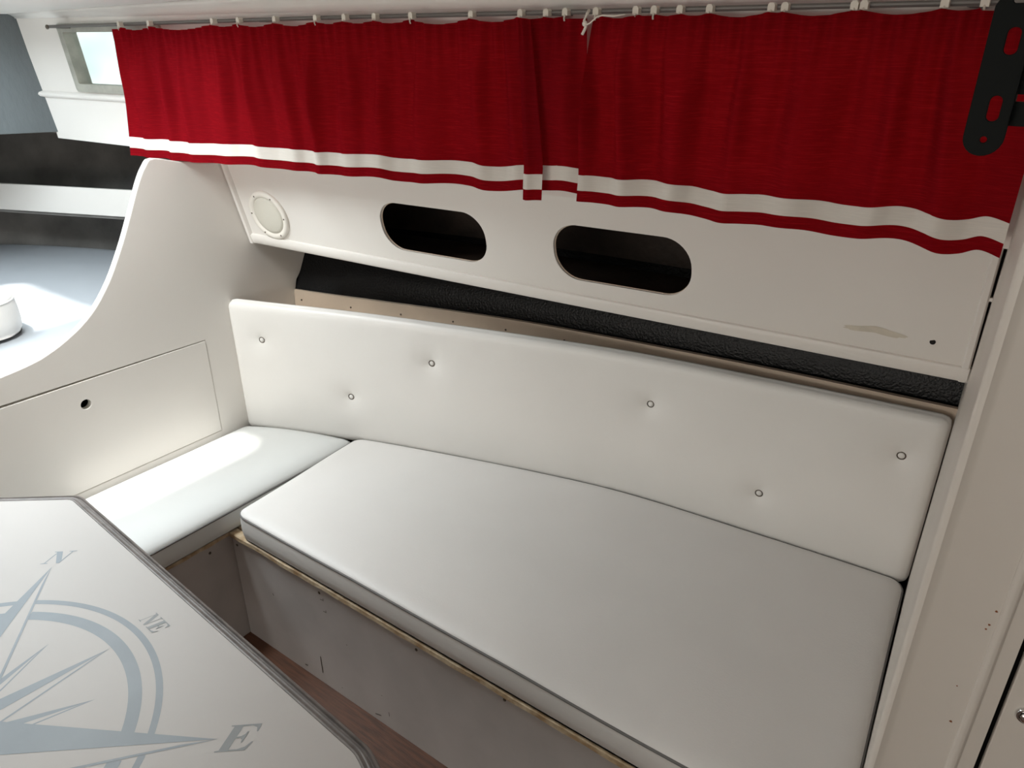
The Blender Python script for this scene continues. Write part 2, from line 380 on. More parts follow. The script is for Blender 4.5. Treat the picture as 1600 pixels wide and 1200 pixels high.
bh = struct(obj('wall_left', bm, M['gel'])); bevel(bh, 0.004, 3)
dr = thing('locker_door', (XW, 0.6, 0.5), 'long white hinged locker door with finger hole in the bulkhead left of seat', 'locker door')
bm = plate(DOOR, [circ(.735, .689, .0135, 24)], lambda u, v, w: (XW + w - 0.010 * (u - 1.09) * -0.0, u, v), -0.018, 0.0015)
d = obj('door_panel', bm, M['gel'], dr); bevel(d, 0.0004, 1)
bm = bmesh.new()
tube(bm, [(XW - 0.006, .735 + .0138 * math.cos(a), .689 + .0138 * math.sin(a)) for a in lin(0, 2 * PI * 23 / 24, 24)], 0.0012, 6, closed=True)
obj('finger_hole_rim', bm, M['alu'], dr, smooth=True)
bm = bmesh.new(); box(bm, XW - 0.4, XW - 0.39, 0.05, 1.15, 0.2, 0.80)
struct(obj('locker_shade_sheet', bm, M['dark']))  # near-black sheet painting the shade seen through the finger hole

# ------------------------------------------------------------------ pocket panel
pt = thing('pocket_panel', (-1.0, 1.38, 0.99), 'long white side panel with two oval cut-out pockets below the red curtains', 'storage panel')
def zb(x): return 1.0 - 0.008 * (x + 1.9)
def oval(cx, cz, L, H):
    return [(x, z) for x, z in rect(cx - L / 2, cx + L / 2, cz - H / 2, cz + H / 2, H * 0.46, 10)]
PX0, PX1 = XW + 0.002, -0.042
# cutouts in (x, z)
ov = [oval(-1.208, 1.121, .315, .126), oval(-0.713, 1.123, .315, .130)]
bm = plate([(PX0, zb(PX0)), (PX1, zb(PX1)), (PX1, 1.25), (PX0, 1.25)], ov, lambda u, v, w: (u, yp(u, v) + w, v), 0, 0.010)
po = obj('panel_board', bm, M['gel'], pt); bevel(po, 0.0012, 2)
for o_ in ov:
    bm = bmesh.new(); tube(bm, [(x, yp(x, z) + 0.008, z) for x, z in o_], 0.0016, 6, closed=True)
    obj('cutout_edge', bm, M['ledge'], pt, smooth=True)
# rim moulding: bottom, left, right
def strip(pa, pb, wd, off, name, n=30, th=0.008):
    """pa, pb: ends in (x,z); wd = direction (dx,dz) across"""
    bm = bmesh.new(); prof = [(0, 0), (0.06, -0.55), (0.2, -1), (0.8, -1), (0.94, -0.6), (1, 0)]
    R = []
    for t in lin(0, 1, n):
        x = pa[0] + (pb[0] - pa[0]) * t; z = pa[1] + (pb[1] - pa[1]) * t
        R.append([bm.verts.new((x + wd[0] * s, yp(x + wd[0] * s, z + wd[1] * s) + h * th + off, z + wd[1] * s)) for s, h in prof])
    for A, B in zip(R, R[1:]):
        for k in range(len(prof) - 1): bm.faces.new((A[k], A[k + 1], B[k + 1], B[k]))
    for r_ in (R[0], R[-1]): bm.faces.new(r_)
    return obj(name, bm, M['gel'], pt, smooth=True, sharp=40)
strip((PX0, zb(PX0) - 0.001), (PX1, zb(PX1) - 0.001), (0, 0.032), 0, 'rim_moulding')
strip((PX0, zb(PX0)), (PX0, 1.25), (0.016, 0), 0, 'rim_moulding', 8, 0.010)
strip((PX1, zb(PX1)), (PX1, 1.25), (-0.014, 0), 0, 'rim_moulding', 8, 0.006)
# underside lip returning to the hull, and the pocket floor behind the board
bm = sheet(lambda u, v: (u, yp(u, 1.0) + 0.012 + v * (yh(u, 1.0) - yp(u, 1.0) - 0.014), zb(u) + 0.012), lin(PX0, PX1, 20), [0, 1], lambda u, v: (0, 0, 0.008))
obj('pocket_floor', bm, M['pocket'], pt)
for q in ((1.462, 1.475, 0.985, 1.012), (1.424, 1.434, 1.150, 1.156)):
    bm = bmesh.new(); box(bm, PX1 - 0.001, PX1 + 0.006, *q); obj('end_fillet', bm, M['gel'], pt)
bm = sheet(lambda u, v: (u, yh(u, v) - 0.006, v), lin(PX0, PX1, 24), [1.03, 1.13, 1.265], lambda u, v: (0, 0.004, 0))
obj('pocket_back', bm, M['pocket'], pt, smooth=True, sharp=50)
bm = bmesh.new(); x, z = -0.109, 1.055
lathe(bm, [(0.0001, 0.0004), (0.005, 0.0004), (0.005, -0.002)], (x, yp(x, z) - 0.0005, z), (0, -1, 0), 14)
obj('bolt_hole', bm, M['dark'], pt)
# stain
bm = bmesh.new(); pts = []
for k in range(40):
    a = 2 * PI * k / 40; r = 1 + 0.35 * noise.noise(Vector((math.cos(a) * 1.7, math.sin(a) * 1.7, 3)))
    x = -0.205 + 0.055 * r * math.cos(a); z = 1.061 + (0.0065 * r * math.sin(a)) - 0.12 * abs(x + 0.205) ; pts.append(bm.verts.new((x, yp(x, z) - 0.0006, z)))
bm.faces.new(pts); bmesh.ops.triangulate(bm, faces=bm.faces[:]); obj('water_stain', bm, M['stainm'], pt)

# speaker
nrm = Vector((0.0868, -1, -0.24)).normalized()
sx, sz = -1.778, 1.098; sc = Vector((sx, yp(sx, sz), sz))
sp = thing('wall_speaker', sc, 'round ivory loudspeaker set in the panel left of the oval pockets', 'loudspeaker')
bm = bmesh.new(); lathe(bm, [(0.072, 0), (0.072, 0.004), (0.069, 0.008), (0.062, 0.009), (0.055, 0.006), (0.053, 0.003)], sc, nrm, 48)
obj('speaker_rim', bm, M['speaker'], sp, smooth=True, sharp=60)
bm = bmesh.new(); lathe(bm, [(0.054, 0.003), (0.053, 0.006), (0.045, 0.008), (0.02, 0.0105), (0, 0.011)], sc, nrm, 48)
obj('speaker_grille', bm, M['grille'], sp, smooth=True)
e1 = Vector((1, 0.0868, 0)).normalized(); e2 = nrm.cross(e1).normalized()
for k in range(6):
    a = math.radians(58 + 60 * k); p = sc + (e1 * math.cos(a) + e2 * math.sin(a)) * 0.0628 + nrm * 0.008
    bm = bmesh.new(); lathe(bm, [(0.0028, 0), (0.0024, 0.0012), (0, 0.0014)], p, nrm, 10); obj('screw', bm, M['screw'], sp)

# ------------------------------------------------------------------ timber ledge
lt = thing('ledge_board', (-1.0, 1.55, 0.8), 'beige timber trim board with small screws along top of the seat back', 'trim board')
bm = sheet(lambda u, v: (u, spline(HU, u) - 0.010 + 0.003 * v, hz(u) - 0.052 + 0.052 * v), lin(XW + 0.001, -0.04, 40), [0, 1], lambda u, v: (0, 0.012, 0))
obj('upright_board', bm, M['ledge'], lt)
bm = sheet(lambda u, v: (u, yb(u) + 0.034 + (spline(HU, u) - yb(u) - 0.044) * v, hz(u) - 0.062), lin(XW + 0.001, -0.04, 40), [0, 1], lambda u, v: (0, 0, 0.010))
obj('flat_board', bm, M['ledge'], lt)
for x in (-1.87, -1.678, -1.5, -1.325, -1.156, -0.974):
    bm = bmesh.new(); lathe(bm, [(0.0026, -0.002), (0.0026, 0.001), (0, 0.0014)], (x, spline(HU, x) - 0.010, hz(x) - 0.031), (0, -1, 0), 8)
    obj('screw', bm, M['screw'], lt)
bm = bmesh.new(); x = -0.79; lathe(bm, [(0.0026, -0.002), (0.0026, 0.001), (0, 0.0014)], (x, spline(HU, x) - 0.010, hz(x) - 0.031), (0, -1, 0), 8); obj('screw', bm, M['screw'], lt)

# ------------------------------------------------------------------ backrest
BT = 0.030
bk = thing('backrest_cushion', (-1.0, 1.5, 0.455), 'long buttoned white vinyl back cushion against the side of the cabin', 'seat cushion')
BX0, BX1 = XW + 0.002, -0.052
def btop(u): return 0.85 - 0.012 * math.sin(PI * u)
BTN = [(-1.809, .733), (-1.296, .723), (-1.552, .578), (-.69, .715), (-.398, .548), (-.123, .742)]
def bf(u, v, w):
    x = BX0 + (BX1 - BX0) * u; z = 0.425 + (btop(u) - 0.425) * v
    return (x, yb(x) + BT - w, z)
BL, BW = BX1 - BX0, 0.39
def dimp(a, b, d):
    x = BX0 + a; z = 0.425 + b / BW * (btop(a / BL) - 0.425); s = 0
    for bx, bz in BTN:
        r = math.hypot((x - bx) * 1.0, z - bz)
        if r < .2: s -= 0.011 * math.exp(-(r / 0.017) ** 1.1) + 0.005 * math.exp(-(r / 0.045) ** 2)
    s += 0.0012 * noise.noise(Vector((x * 5, z * 5, 1)))
    return s
bm, lp = cushion(bf, BL, BW, BT, 0.02, 0.025, 0.016, 0.0, 230, 56, dimp)
obj('cushion_cover', bm, M['vinyl'], bk, smooth=True)
for bx, bz in BTN:
    y = yb(bx) + 0.0125; nx = Vector((-(yb(bx + .01) - yb(bx - .01)) / .02 * -1, -1, 0)).normalized()
    bm = bmesh.new(); lathe(bm, [(0.0075, -0.003), (0.0075, 0.001), (0.005, 0.003), (0, 0.0036)], (bx, y, bz), nx, 20)
    b_ = obj('button', bm, M['vinyl'], bk, smooth=True)
    bm = bmesh.new(); a1 = nx.cross(Vector((0, 0, 1))).normalized()
    tube(bm, [Vector((bx, y, bz)) + nx * 0.001 + (a1 * math.cos(t) + Vector((0, 0, 1)) * math.sin(t)) * 0.0085 for t in lin(0, 2 * PI * 19 / 20, 20)], 0.0018 if bx == -1.296 else 0.0015, 6, closed=True)
    obj('ring', bm, M['screw'], b_, smooth=True)

# ------------------------------------------------------------------ seat cushions
def xl(v): return -1.500 - 0.036 * v
def xr(v): return -0.012 - 0.041 * max(v, 0) ** 1.2 - 0.003 * math.sin(PI * v)
sc1 = thing('seat_cushion', (-0.8, 1.1, 0.37), 'long grey-white bench cushion lying along the buttoned seat back', 'seat cushion')
SB = 0.368
def sf(u, v, w):
    x = xl(v) * (1 - u) + xr(v) * u; y0 = 0.858; y1 = yb(x) - 0.002
    return (x, y0 + (y1 - y0) * v, SB + w)
def wob(a, b, d): return 0.0028 * noise.noise(Vector((a * 2.2, b * 3.1, 0))) - 0.0035 * max(0, math.sin(a * 7.3) * (1 if b < 0.08 else 0)) * max(0, 1 - b / 0.08)
bm, lp = cushion(sf, 1.48, 0.62, 0.083, 0.032, 0.04, 0.012, 0.004, 110, 50, wob)
obj('cushion_cover', bm, M['vinyl_grey'], sc1, smooth=True)
bm = bmesh.new(); tube(bm, lp, 0.0030, 6, closed=True); obj('piping', bm, M['pipe'], sc1, smooth=True)
sc2 = thing('seat_cushion', (-1.72, 0.8, 0.37), 'short glossy white bench cushion between bulkhead and compass table', 'seat cushion')
def sf2(u, v, w):
    x1 = -1.538 - 0.004 * v; x = XW + 0.004 + (x1 - XW - 0.004) * u; y1 = yb(x) - 0.002; y0 = 0.02
    return (x, y0 + (y1 - y0) * v, SB + w)
bm, lp2 = cushion(sf2, 0.36, 1.2, 0.080, 0.03, 0.06, 0.022, 0.0, 40, 60, lambda a, b, d: 0.010 * math.sin(PI * a / 0.36) + 0.002 * noise.noise(Vector((a * 6, b * 3, 4))))
obj('cushion_cover', bm, M['vinyl_gloss'], sc2, smooth=True)
bm = bmesh.new(); tube(bm, lp2, 0.0030, 6, closed=True); obj('piping', bm, M['pipe'], sc2, smooth=True)

# ------------------------------------------------------------------ bench box
bb = thing('bench_box', (-1.0, 1.1, 0.0), 'L-shaped bench base of grey laminate panels with a worn plywood rim', 'bench')
bm = bmesh.new(); box(bm, -1.558, -0.004, 0.868, 0.882, 0.001, 0.348); p = obj('front_panel', bm, M['lam'], bb)
bm = bmesh.new(); box(bm, -1.574, -1.560, 0.02, 0.880, 0.001, 0.348); p = obj('side_panel', bm, M['lam'], bb)
def wob_board(pa, pb, wdir, z0, z1, n=60, seed=0):
    bm = bmesh.new(); R = []
    pa, pb, wd = Vector(pa), Vector(pb), Vector(wdir)
    for i, t in enumerate(lin(0, 1, n)):
        p = pa.lerp(pb, t); k = 0.0018 * noise.noise(Vector((t * 17, seed, 0))); k2 = 0.0022 * noise.noise(Vector((t * 23, seed, 5)))
        R.append([bm.verts.new((p.x + wd.x * s - wd.x * e * k * 80, p.y + wd.y * s - wd.y * e * k * 80, z)) for s, z, e in ((0, z0 + k2, 1), (0, z1 - 0.002, 1), (0.1, z1, 1), (1, z1, 0), (1, z0, 0))])
    for A, B in zip(R, R[1:]):
        for k in range(5): bm.faces.new((A[k], A[(k + 1) % 5], B[(k + 1) % 5], B[k]))
    bm.faces.new(R[0]); bm.faces.new(R[-1]); return bm
bm = wob_board((-1.56, 0.858, 0), (-0.004, 0.858, 0), (0, 0.022, 0), 0.349, 0.363, seed=1); obj('plywood_rim', bm, M['ply'], bb)
bm = wob_board((-1.552, 0.858, 0), (-1.552, 0.02, 0), (-0.022, 0, 0), 0.349, 0.363, seed=2); obj('plywood_rim', bm, M['ply'], bb)
bm = sheet(lambda u, v: (u, 0.885 + (yb(u) + 0.06 - 0.885) * v, 0.352), lin(-1.9 + 0.002, -0.05, 20), [0, 1], lambda u, v: (0, 0, 0.012))
obj('seat_board', bm, M['ply'], bb)
bm = bmesh.new(); box(bm, -1.896, -1.576, 0.02, 0.884, 0.352, 0.364); obj('seat_board', bm, M['ply'], bb)
for x, z in ((-1.540, .318), (-1.211, .322), (-0.89, .325), (-0.647, .332)):
    bm = bmesh.new(); lathe(bm, [(0.004, 0), (0.0035, 0.0015), (0, 0.002)], (x, 0.868, z), (0, -1, 0), 10); obj('screw', bm, M['screw'], bb)
bm = bmesh.new(); lathe(bm, [(0.004, 0), (0.0035, 0.0015), (0, 0.002)], (-1.560, 0.80, 0.325), (1, 0, 0), 10); obj('screw', bm, M['screw'], bb)
# scuffs on the front panel
for x, z, w, h, r in ((-1.243, .066, .003, .058, 0), (-1.205, .303, .011, .0018, .2), (-1.199, .306, .0018, .008, 0), (-1.199, .268, .012, .0018, .1), (-1.194, .272, .0018, .008, 0), (-1.41, .215, .003, .007, .4), (-1.13, .20, .004, .002, 0), (-1.0, .05, .002, .014, 0), (-1.04, .022, .022, .003, .3), (-1.17, .03, .004, .002, 0), (-1.31, .025, .012, .003, .2), (-1.02, .10, .003, .002, 0)):
    bm = bmesh.new(); c, s = math.cos(r), math.sin(r)
    vs = [bm.verts.new((x + (a * w * c - b * h * s) / 2, 0.8674, z + (a * w * s + b * h * c) / 2)) for a, b in ((-1, -1), (1, -1), (1, 1), (-1, 1))]
    bm.faces.new(vs); obj('scuff_mark', bm, M['screw'], bb)

# ------------------------------------------------------------------ table
TZ = 0.66
tb = thing('compass_table', (-1.07, 0.08, 0.0), 'pale cabin table with a compass rose and worn grey-brown moulded edge', 'table')
TO = [(-1.533, .5145), (-.585, .4395), (-.50, .405), (-.455, .33), (-.455, -.35), (-.53, -.43), (-1.62, -.43), (-1.72, -.35), (-1.72, .365)]
def inset(poly, d):
    n = len(poly); out = []
    for i in range(n):
        p0, p1, p2 = Vector(poly[i - 1]), Vector(poly[i]), Vector(poly[(i + 1) % n])
        a = (p1 - p0).normalized(); b = (p2 - p1).normalized()
        na, nb = Vector((-a.y, a.x)), Vector((-b.y, b.x)); m = (na + nb); m = m / max(0.2, m.length_squared) * 2
        out.append(tuple(p1 + m * d))
    return out
def roundp(poly, r, n=5):
    out = []
    N = len(poly)
    for i in range(N):
        p0, p1, p2 = Vector(poly[i - 1]), Vector(poly[i]), Vector(poly[(i + 1) % N])
        a = p1 + (p0 - p1).normalized() * min(r, (p0 - p1).length * .45); b = p1 + (p2 - p1).normalized() * min(r, (p2 - p1).length * .45)
        for k in range(n + 1):
            t = k / n; q = a * (1 - t) ** 2 + p1 * 2 * t * (1 - t) + b * t * t; out.append((q.x, q.y))
    return out
TO = roundp(TO, 0.012)
bm = plate(TO, [], lambda u, v, w: (u, v, w), TZ - 0.026, TZ); obj('table_top', bm, M['table'], tb)
sgn = 1      # outline is clockwise seen from above: outward = +inset
def edge_ring(d): return inset(TO, d)
prof = [(0.000, -0.030), (0.021, -0.032), (0.0245, -0.026), (0.0245, -0.010), (0.0215, -0.004), (0.0185, -0.0035), (0.0165, -0.0065), (0.0140, -0.0065), (0.0125, -0.0015), (0.0100, -0.0005), (0.0080, -0.0012), (0.0060, -0.0008), (0.003, 0.0012), (0.0005, 0.0008), (0, -0.004)]
area2 = sum(TO[i][0] * TO[(i + 1) % len(TO)][1] - TO[(i + 1) % len(TO)][0] * TO[i][1] for i in range(len(TO)))
sgn = -1 if area2 > 0 else 1
bm = bmesh.new(); R = []
for d_, h in prof:
    R.append([bm.verts.new((x, y, TZ + h)) for x, y in edge_ring(sgn * d_)])
for A, B in zip(R, R[1:]):
    for i in range(len(A)): bm.faces.new((A[i], A[(i + 1) % len(A)], B[(i + 1) % len(A)], B[i]))
obj('edge_moulding', bm, M['mould'], tb)
bm = bmesh.new(); lathe(bm, [(0.0, 0.001), (0.16, 0.001), (0.16, 0.008), (0.05, 0.02), (0.04, 0.03), (0.04, 0.60), (0.12, 0.625), (0.12, 0.633), (0, 0.633)], (-1.07, 0.02, 0), (0, 0, 1), 32)
obj('pedestal', bm, M['alu'], tb, smooth=True, sharp=40)

CC = Vector((-1.0674, 0.0756)); TH = math.radians(40.9)
def pol(r, deg): a = TH + math.radians(deg); return CC + Vector((math.cos(a), math.sin(a))) * r
def flat(bm, pts, dz):
    vs = [bm.verts.new((p[0], p[1], TZ + dz)) for p in pts]
    bm.faces.new(vs)
rose = thing('x', (0, 0, 0), 'x', 'x'); bpy.data.objects.remove(rose)
bm = bmesh.new()
def ray(deg, R, rb, hb, dz, lw):
    tip, cen = pol(R, deg), pol(0, 0)
    L, Rt = pol(rb, deg + hb), pol(rb, deg - hb)
    flat(bm, [cen, L, tip], dz)
    # outlined half: a thin line from base vertex to tip
    ax = (tip - Rt).normalized(); nrm2 = Vector((-ax.y, ax.x))
    if nrm2.dot(cen - Rt) < 0: nrm2 = -nrm2
    s_in = Rt + nrm2 * lw; e_in = Rt.lerp(tip, 0.86) + nrm2 * lw * 0.8
    flat(bm, [Rt, tip, e_in, s_in], dz)
for k in range(8): ray(22.5 + 45 * k, 0.226, 0.060, 20, 0.0001, 0.0030)
for k in range(4): ray(45 + 90 * k, 0.268, 0.075, 24, 0.0002, 0.0035)
for k in range(4): ray(90 * k, 0.409, 0.088, 45, 0.0003, 0.0048)
obj('compass_ray_star', bm, M['silver'], tb)
bm = bmesh.new()
for r0, r1 in ((0.308, 0.318), (0.270, 0.289)):
    for k in range(4):
        d0 = math.degrees(0.088 * math.sin(PI / 4) * (1 - (0.5 * (r0 + r1) - 0.062) / (0.409 - 0.062)) / r1)
        aa = lin(90 * k + d0 * 0.9, 90 * (k + 1) - d0 * 1.0, 40)
        for a, b in zip(aa, aa[1:]): flat(bm, [pol(r0, a), pol(r1, a), pol(r1, b), pol(r0, b)], 0.00015)
bmesh.ops.remove_doubles(bm, verts=bm.verts, dist=1e-5)
obj('compass_rings', bm, M['silver'], tb)
# bold italic serif letters, unit: cap height 1
def shear(p, k=0.28): return (p[0] + k * p[1], p[1])
LN_N = [[(0.0, 0), (0.30, 0), (0.30, 0.035), (0.175, 0.07), (0.175, 0.85), (0.125, 0.85), (0.125, 0.07), (0.0, 0.035)],
        [(-0.02, 1.0), (-0.02, 0.965), (0.10, 0.93), (0.66, 0.0), (0.79, 0.0), (0.79, 0.16), (0.31, 1.0)],
        [(0.74, 0.10), (0.79, 0.10), (0.79, 0.93), (0.93, 0.965), (0.93, 1.0), (0.60, 1.0), (0.60, 0.965), (0.74, 0.93)]]
LN_E = [[(0.0, 0), (0.42, 0), (0.42, 0.04), (0.36, 0.06), (0.36, 0.94), (0.42, 0.96), (0.42, 1), (0.0, 1), (0.0, 0.96), (0.10, 0.94), (0.10, 0.06), (0.0, 0.04)],
        [(0.36, 0.94), (0.36, 1.0), (0.86, 1.0), (0.88, 0.70), (0.84, 0.70), (0.78, 0.86), (0.62, 0.94)],
        [(0.36, 0.0), (0.36, 0.06), (0.60, 0.06), (0.78, 0.14), (0.88, 0.32), (0.92, 0.32), (0.84, 0.0)],
        [(0.36, 0.48), (0.36, 0.54), (0.48, 0.55), (0.56, 0.62), (0.58, 0.72), (0.62, 0.72), (0.62, 0.30), (0.58, 0.30), (0.56, 0.41), (0.48, 0.48)]]
def letters(spec, centre, ang, h, xs=1.0):
    bm = bmesh.new(); ca, sa = math.cos(ang), math.sin(ang); dz = 0.0002
    tot = sum(w for _, w in spec); x0 = -tot / 2
    for polys, w in spec:
        for poly in polys:
            pts = []
            for p in poly:
                q = shear(p); u = (x0 + q[0] - 0.13) * h * xs; v = (q[1] - 0.5) * h
                pts.append((centre[0] + u * ca - v * sa, centre[1] + u * sa + v * ca))
            vv = [Vector((p[0], p[1], 0)) for p in pts]; vs = [bm.verts.new((p[0], p[1], TZ + dz)) for p in pts]
            for tri in tessellate_polygon([vv]):
                a, b, c = [vs[i] for i in tri]
                if (b.co - a.co).cross(c.co - a.co).length > 1e-10: bm.faces.new((a, b, c))
            dz += 0.00008
        x0 += w
    return bm
obj('compass_letter', letters([(LN_N, 0.95)], pol(0.437, 90), TH, 0.036, 1.2), M['silver'], tb)
obj('compass_letter', letters([(LN_E, 0.9)], pol(0.438, 0), TH, 0.043, 1.15), M['letter'], tb)
obj('compass_letter', letters([(LN_N, 1.0), (LN_E, 0.85)], (-1.045, 0.4165), TH - PI / 4, 0.028, 0.92), M['letter'], tb)

# ------------------------------------------------------------------ curtain rail and curtains
rl = thing('curtain_rail', (-1.2, 1.2, 1.59), 'thin metal curtain rail running along the top of the cabin windows', 'curtain rail')
def railz(x): return 1.594 + 0.004 * (x + 0.1) - (0.006 * max(0, -x - 1.4))
bm = sheet(lambda u, v: (u, yr(u) + 0.010 - 0.004 * math.sin(PI * v), railz(u) - 0.003 + 0.008 * v), lin(-2.40, -0.035, 50), lin(0, 1, 4), lambda u, v: (0, 0.012, 0))
obj('rail_profile', bm, M['rail'], rl)
bm = bmesh.new()
bm.free()
for x in (-2.36, -1.55, -0.8, -0.15):
    bm = bmesh.new(); box(bm, x - 0.012, x + 0.012, yr(x) + 0.015, yw(x, 1.6) + 0.004, railz(x) - 0.004, railz(x) + 0.005)
    obj('wall_bracket', bm, M['rail'], rl)
bm = bmesh.new(); lathe(bm, [(0.006, 0), (0.006, 0.004), (0.003, 0.006), (0, 0.006)], (-2.395, yr(-2.395) + 0.008, railz(-2.395)), (0, -1, 0), 12)
obj('end_screw', bm, M['screw'], rl, smooth=True)

CL = [-2.055, -1.934, -1.697, -1.609, -1.492, -1.369, -1.288, -1.207, -1.114, -.972, -.865, -.812, -.774]
CR = [-.715, -.642, -.61, -.566, -.517, -.421, -.401, -.303, -.29, -.187, -.139]
HEML = [(-2.12, 1.256), (-2.047, 1.255), (-1.97, 1.257), (-1.866, 1.256), (-1.739, 1.260), (-1.62, 1.266), (-1.554, 1.264), (-1.468, 1.265), (-1.366, 1.265), (-1.288, 1.267), (-1.213, 1.272), (-1.178, 1.267), (-1.108, 1.269), (-1.04, 1.274), (-.976, 1.274), (-.937, 1.269), (-.899, 1.271), (-.854, 1.279), (-.83, 1.279), (-.797, 1.282), (-.76, 1.286), (-.728, 1.282), (-.70, 1.28)]
HEMR = [(-.73, 1.271), (-.674, 1.269), (-.61, 1.27), (-.549, 1.27), (-.513, 1.266), (-.456, 1.261), (-.379, 1.264), (-.327, 1.264), (-.277, 1.26), (-.238, 1.261), (-.183, 1.266), (-.146, 1.26), (-.118, 1.253), (-.093, 1.255), (-.069, 1.264), (-.035, 1.256)]
def curtain(x0, x1, clips, hem, seed, label, shift=0.0, droop=0.006, folds=(), yo=0.0, xin=0.02, xpow=1, parent=None, nx=None, broad=0.022, thing_name='window_curtain', topx=None, tap=None):
    t = parent or thing(thing_name, ((x0 + x1) / 2, yr((x0 + x1) / 2), 1.27), label, 'curtain')
    nx = nx or int((x1 - x0) / 0.0035)
    zt = lambda x: railz(x) - 0.006
    def top(x):                                  # cloth sags a little between clips
        ds = sorted(clips, key=lambda c: abs(c - x)); d = abs(ds[0] - x) if ds else 0.03
        near = [c for c in clips if c <= x]; far = [c for c in clips if c > x]
        if near and far:
            a, b = near[-1], far[0]; s = (x - a) / (b - a); return zt(x) - min(0.010, droop * (b - a) / 0.09) * math.sin(PI * s)
        return zt(x) - 0.004
    def f(x, t_):                                # t_ 0 top .. 1 hem
        zt_, zh = top(x), spline(hem, x)
        z = zt_ + (zh - zt_) * t_
        g = math.exp(-(t_ / 0.19) ** 1.6)        # gathers fade out below the heading
        y = yr(x) - 0.006 + yo
        y += g * 0.0052 * math.sin(x * 2 * PI / 0.026 + 2.5 * noise.noise(Vector((x * 14, seed, 0))))
        m = (1 - 0.8 * math.exp(-(t_ / 0.25) ** 2)) * (1 - 0.55 * min(1, max(0, (t_ - 0.55) / 0.35)))
        xx = x - 0.02 * (t_ - 0.5) * math.sin(x * 9 + seed)
        ph = 2.6 * noise.noise(Vector((x * 4.5, seed, t_ * 0.7))); am = 0.55 + 1.1 * abs(noise.noise(Vector((x * 6.0, seed + 9, t_ * 0.9))))
        s1 = math.sin(xx * 2 * PI / 0.105 + ph); s2 = math.sin(xx * 2 * PI / 0.043 + 2.2 * ph + 1.0)
        y += m * broad * (0.62 * am * (s1 - 0.25 * s1 * s1) + 0.20 * s2 * (1.15 - t_) + 0.5 * noise.noise(Vector((xx * 9, seed, t_ * 1.3))))
        for fx, fw, fd in folds: y -= fd * math.exp(-((x - fx) / fw) ** 2) * (0.5 + 0.5 * t_)
        if t_ > 0.80: y -= 0.003 * (t_ - 0.8) / 0.2
        # heading ruffle above the stitch line
        xo = x + (xin * (1 - t_) ** xpow * (1 - (x - x0) / 0.3) if x - x0 < 0.3 else 0)
        if tap:
            k = max(0.0, 1 - t_ / 0.8); u = (x - x0) / (x1 - x0); xo = (x0 + (x1 - x0) * u) * (1 - k) + (tap[0] + (tap[1] - tap[0]) * u) * k
        return (xo, y, z)
    X = lin(x0, x1, nx)
    red = [0, .012, .03, .05, .075, .10, .13, .17, .21, .26, .31, .36, .41, .46, .51, .56, .61, .66, .71, .76, .81, .845]
    def piece(ts, dy): return sheet(lambda u, v: (Vector(f(u, v)) + Vector((0, dy, 0))), X, ts)
    obj('cloth', piece(red, 0), M['red'], t, smooth=True, sharp=60)
    obj('white_band', piece([.845, .87, .90, .935], -0.0006), M['band'], t, smooth=True, sharp=60)
    obj('hem', piece([.935, .95, .97, 1.0], 0), M['red'], t, smooth=True, sharp=60)
    for c in clips:
        bm = bmesh.new()
        x = c; y = yr(x); z = railz(x)
        prof = [(-0.0055, -0.004), (0.0055, -0.004), (0.0055, 0.0045), (0.003, 0.008), (-0.003, 0.008), (-0.0055, 0.0045)]
        A = [bm.verts.new((x + a, y - 0.006 + 0.002, z + b - 0.001)) for a, b in prof]; B = [bm.verts.new((x + a, y + 0.008, z + b - 0.001)) for a, b in prof]
        bm.faces.new(A); bm.faces.new(B[::-1])
        for k in range(6): bm.faces.new((A[k], A[(k + 1) % 6], B[(k + 1) % 6], B[k]))
        tube(bm, [(x, y - 0.003, z - 0.003), (x + 0.001, y - 0.007, z - 0.009), (x, y - 0.004, z - 0.013)], 0.0016, 6)
        obj('glider_hook', bm, M['plastic'], t)
    return t
cl = curtain(-2.105, -0.728, CL, HEML, 3.0, 'brighter red curtain with white hem stripe at left, doubled over at its right end')
# the doubled-over fold near its right end
FZ = [(-.86, 1.266), (-.83, 1.2645), (-.79, 1.267)]
curtain(-0.838, -0.798, [], FZ, 11.0, '', parent=cl, yo=-0.020, nx=24, broad=0.003, folds=((-0.828, 0.010, 0.008),), xin=0.0, tap=(-0.853, -0.832))
cr_ = curtain(-0.727, -0.040, CR, HEMR, 8.0, 'darker red curtain with white hem stripe at the right, beside the white locker', yo=-0.004, xin=0.011, xpow=6, broad=0.03)
# knotted cord in the gap
kc = thing('knotted_cord', (-0.727, yr(-.727), 1.57), 'white knotted cord hanging in the gap between the two red curtains', 'cord')
bm = bmesh.new(); x = -.727; y = yr(x) - 0.014
tube(bm, [(x, y + .01, 1.594), (x + .002, y, 1.588), (x - .001, y - .003, 1.578), (x + .002, y - .001, 1.571), (x, y, 1.566), (x - .006, y, 1.556)], 0.0026, 8)
obj('strand', bm, M['cord'], kc, smooth=True)
bm = bmesh.new(); tube(bm, [(x, y - .002, 1.570), (x + .012, y - .004, 1.574), (x + .024, y - .004, 1.583), (x + .034, y - .001, 1.5855), (x + .055, y - .001, 1.584), (x + .075, y, 1.586)], 0.0013, 6)
obj('strand', bm, M['cord'], kc, smooth=True)
bm = bmesh.new(); bmesh.ops.create_icosphere(bm, subdivisions=2, radius=0.005, matrix=Matrix.Translation((x, y - 0.002, 1.573))); obj('knot', bm, M['cord'], kc, smooth=True)

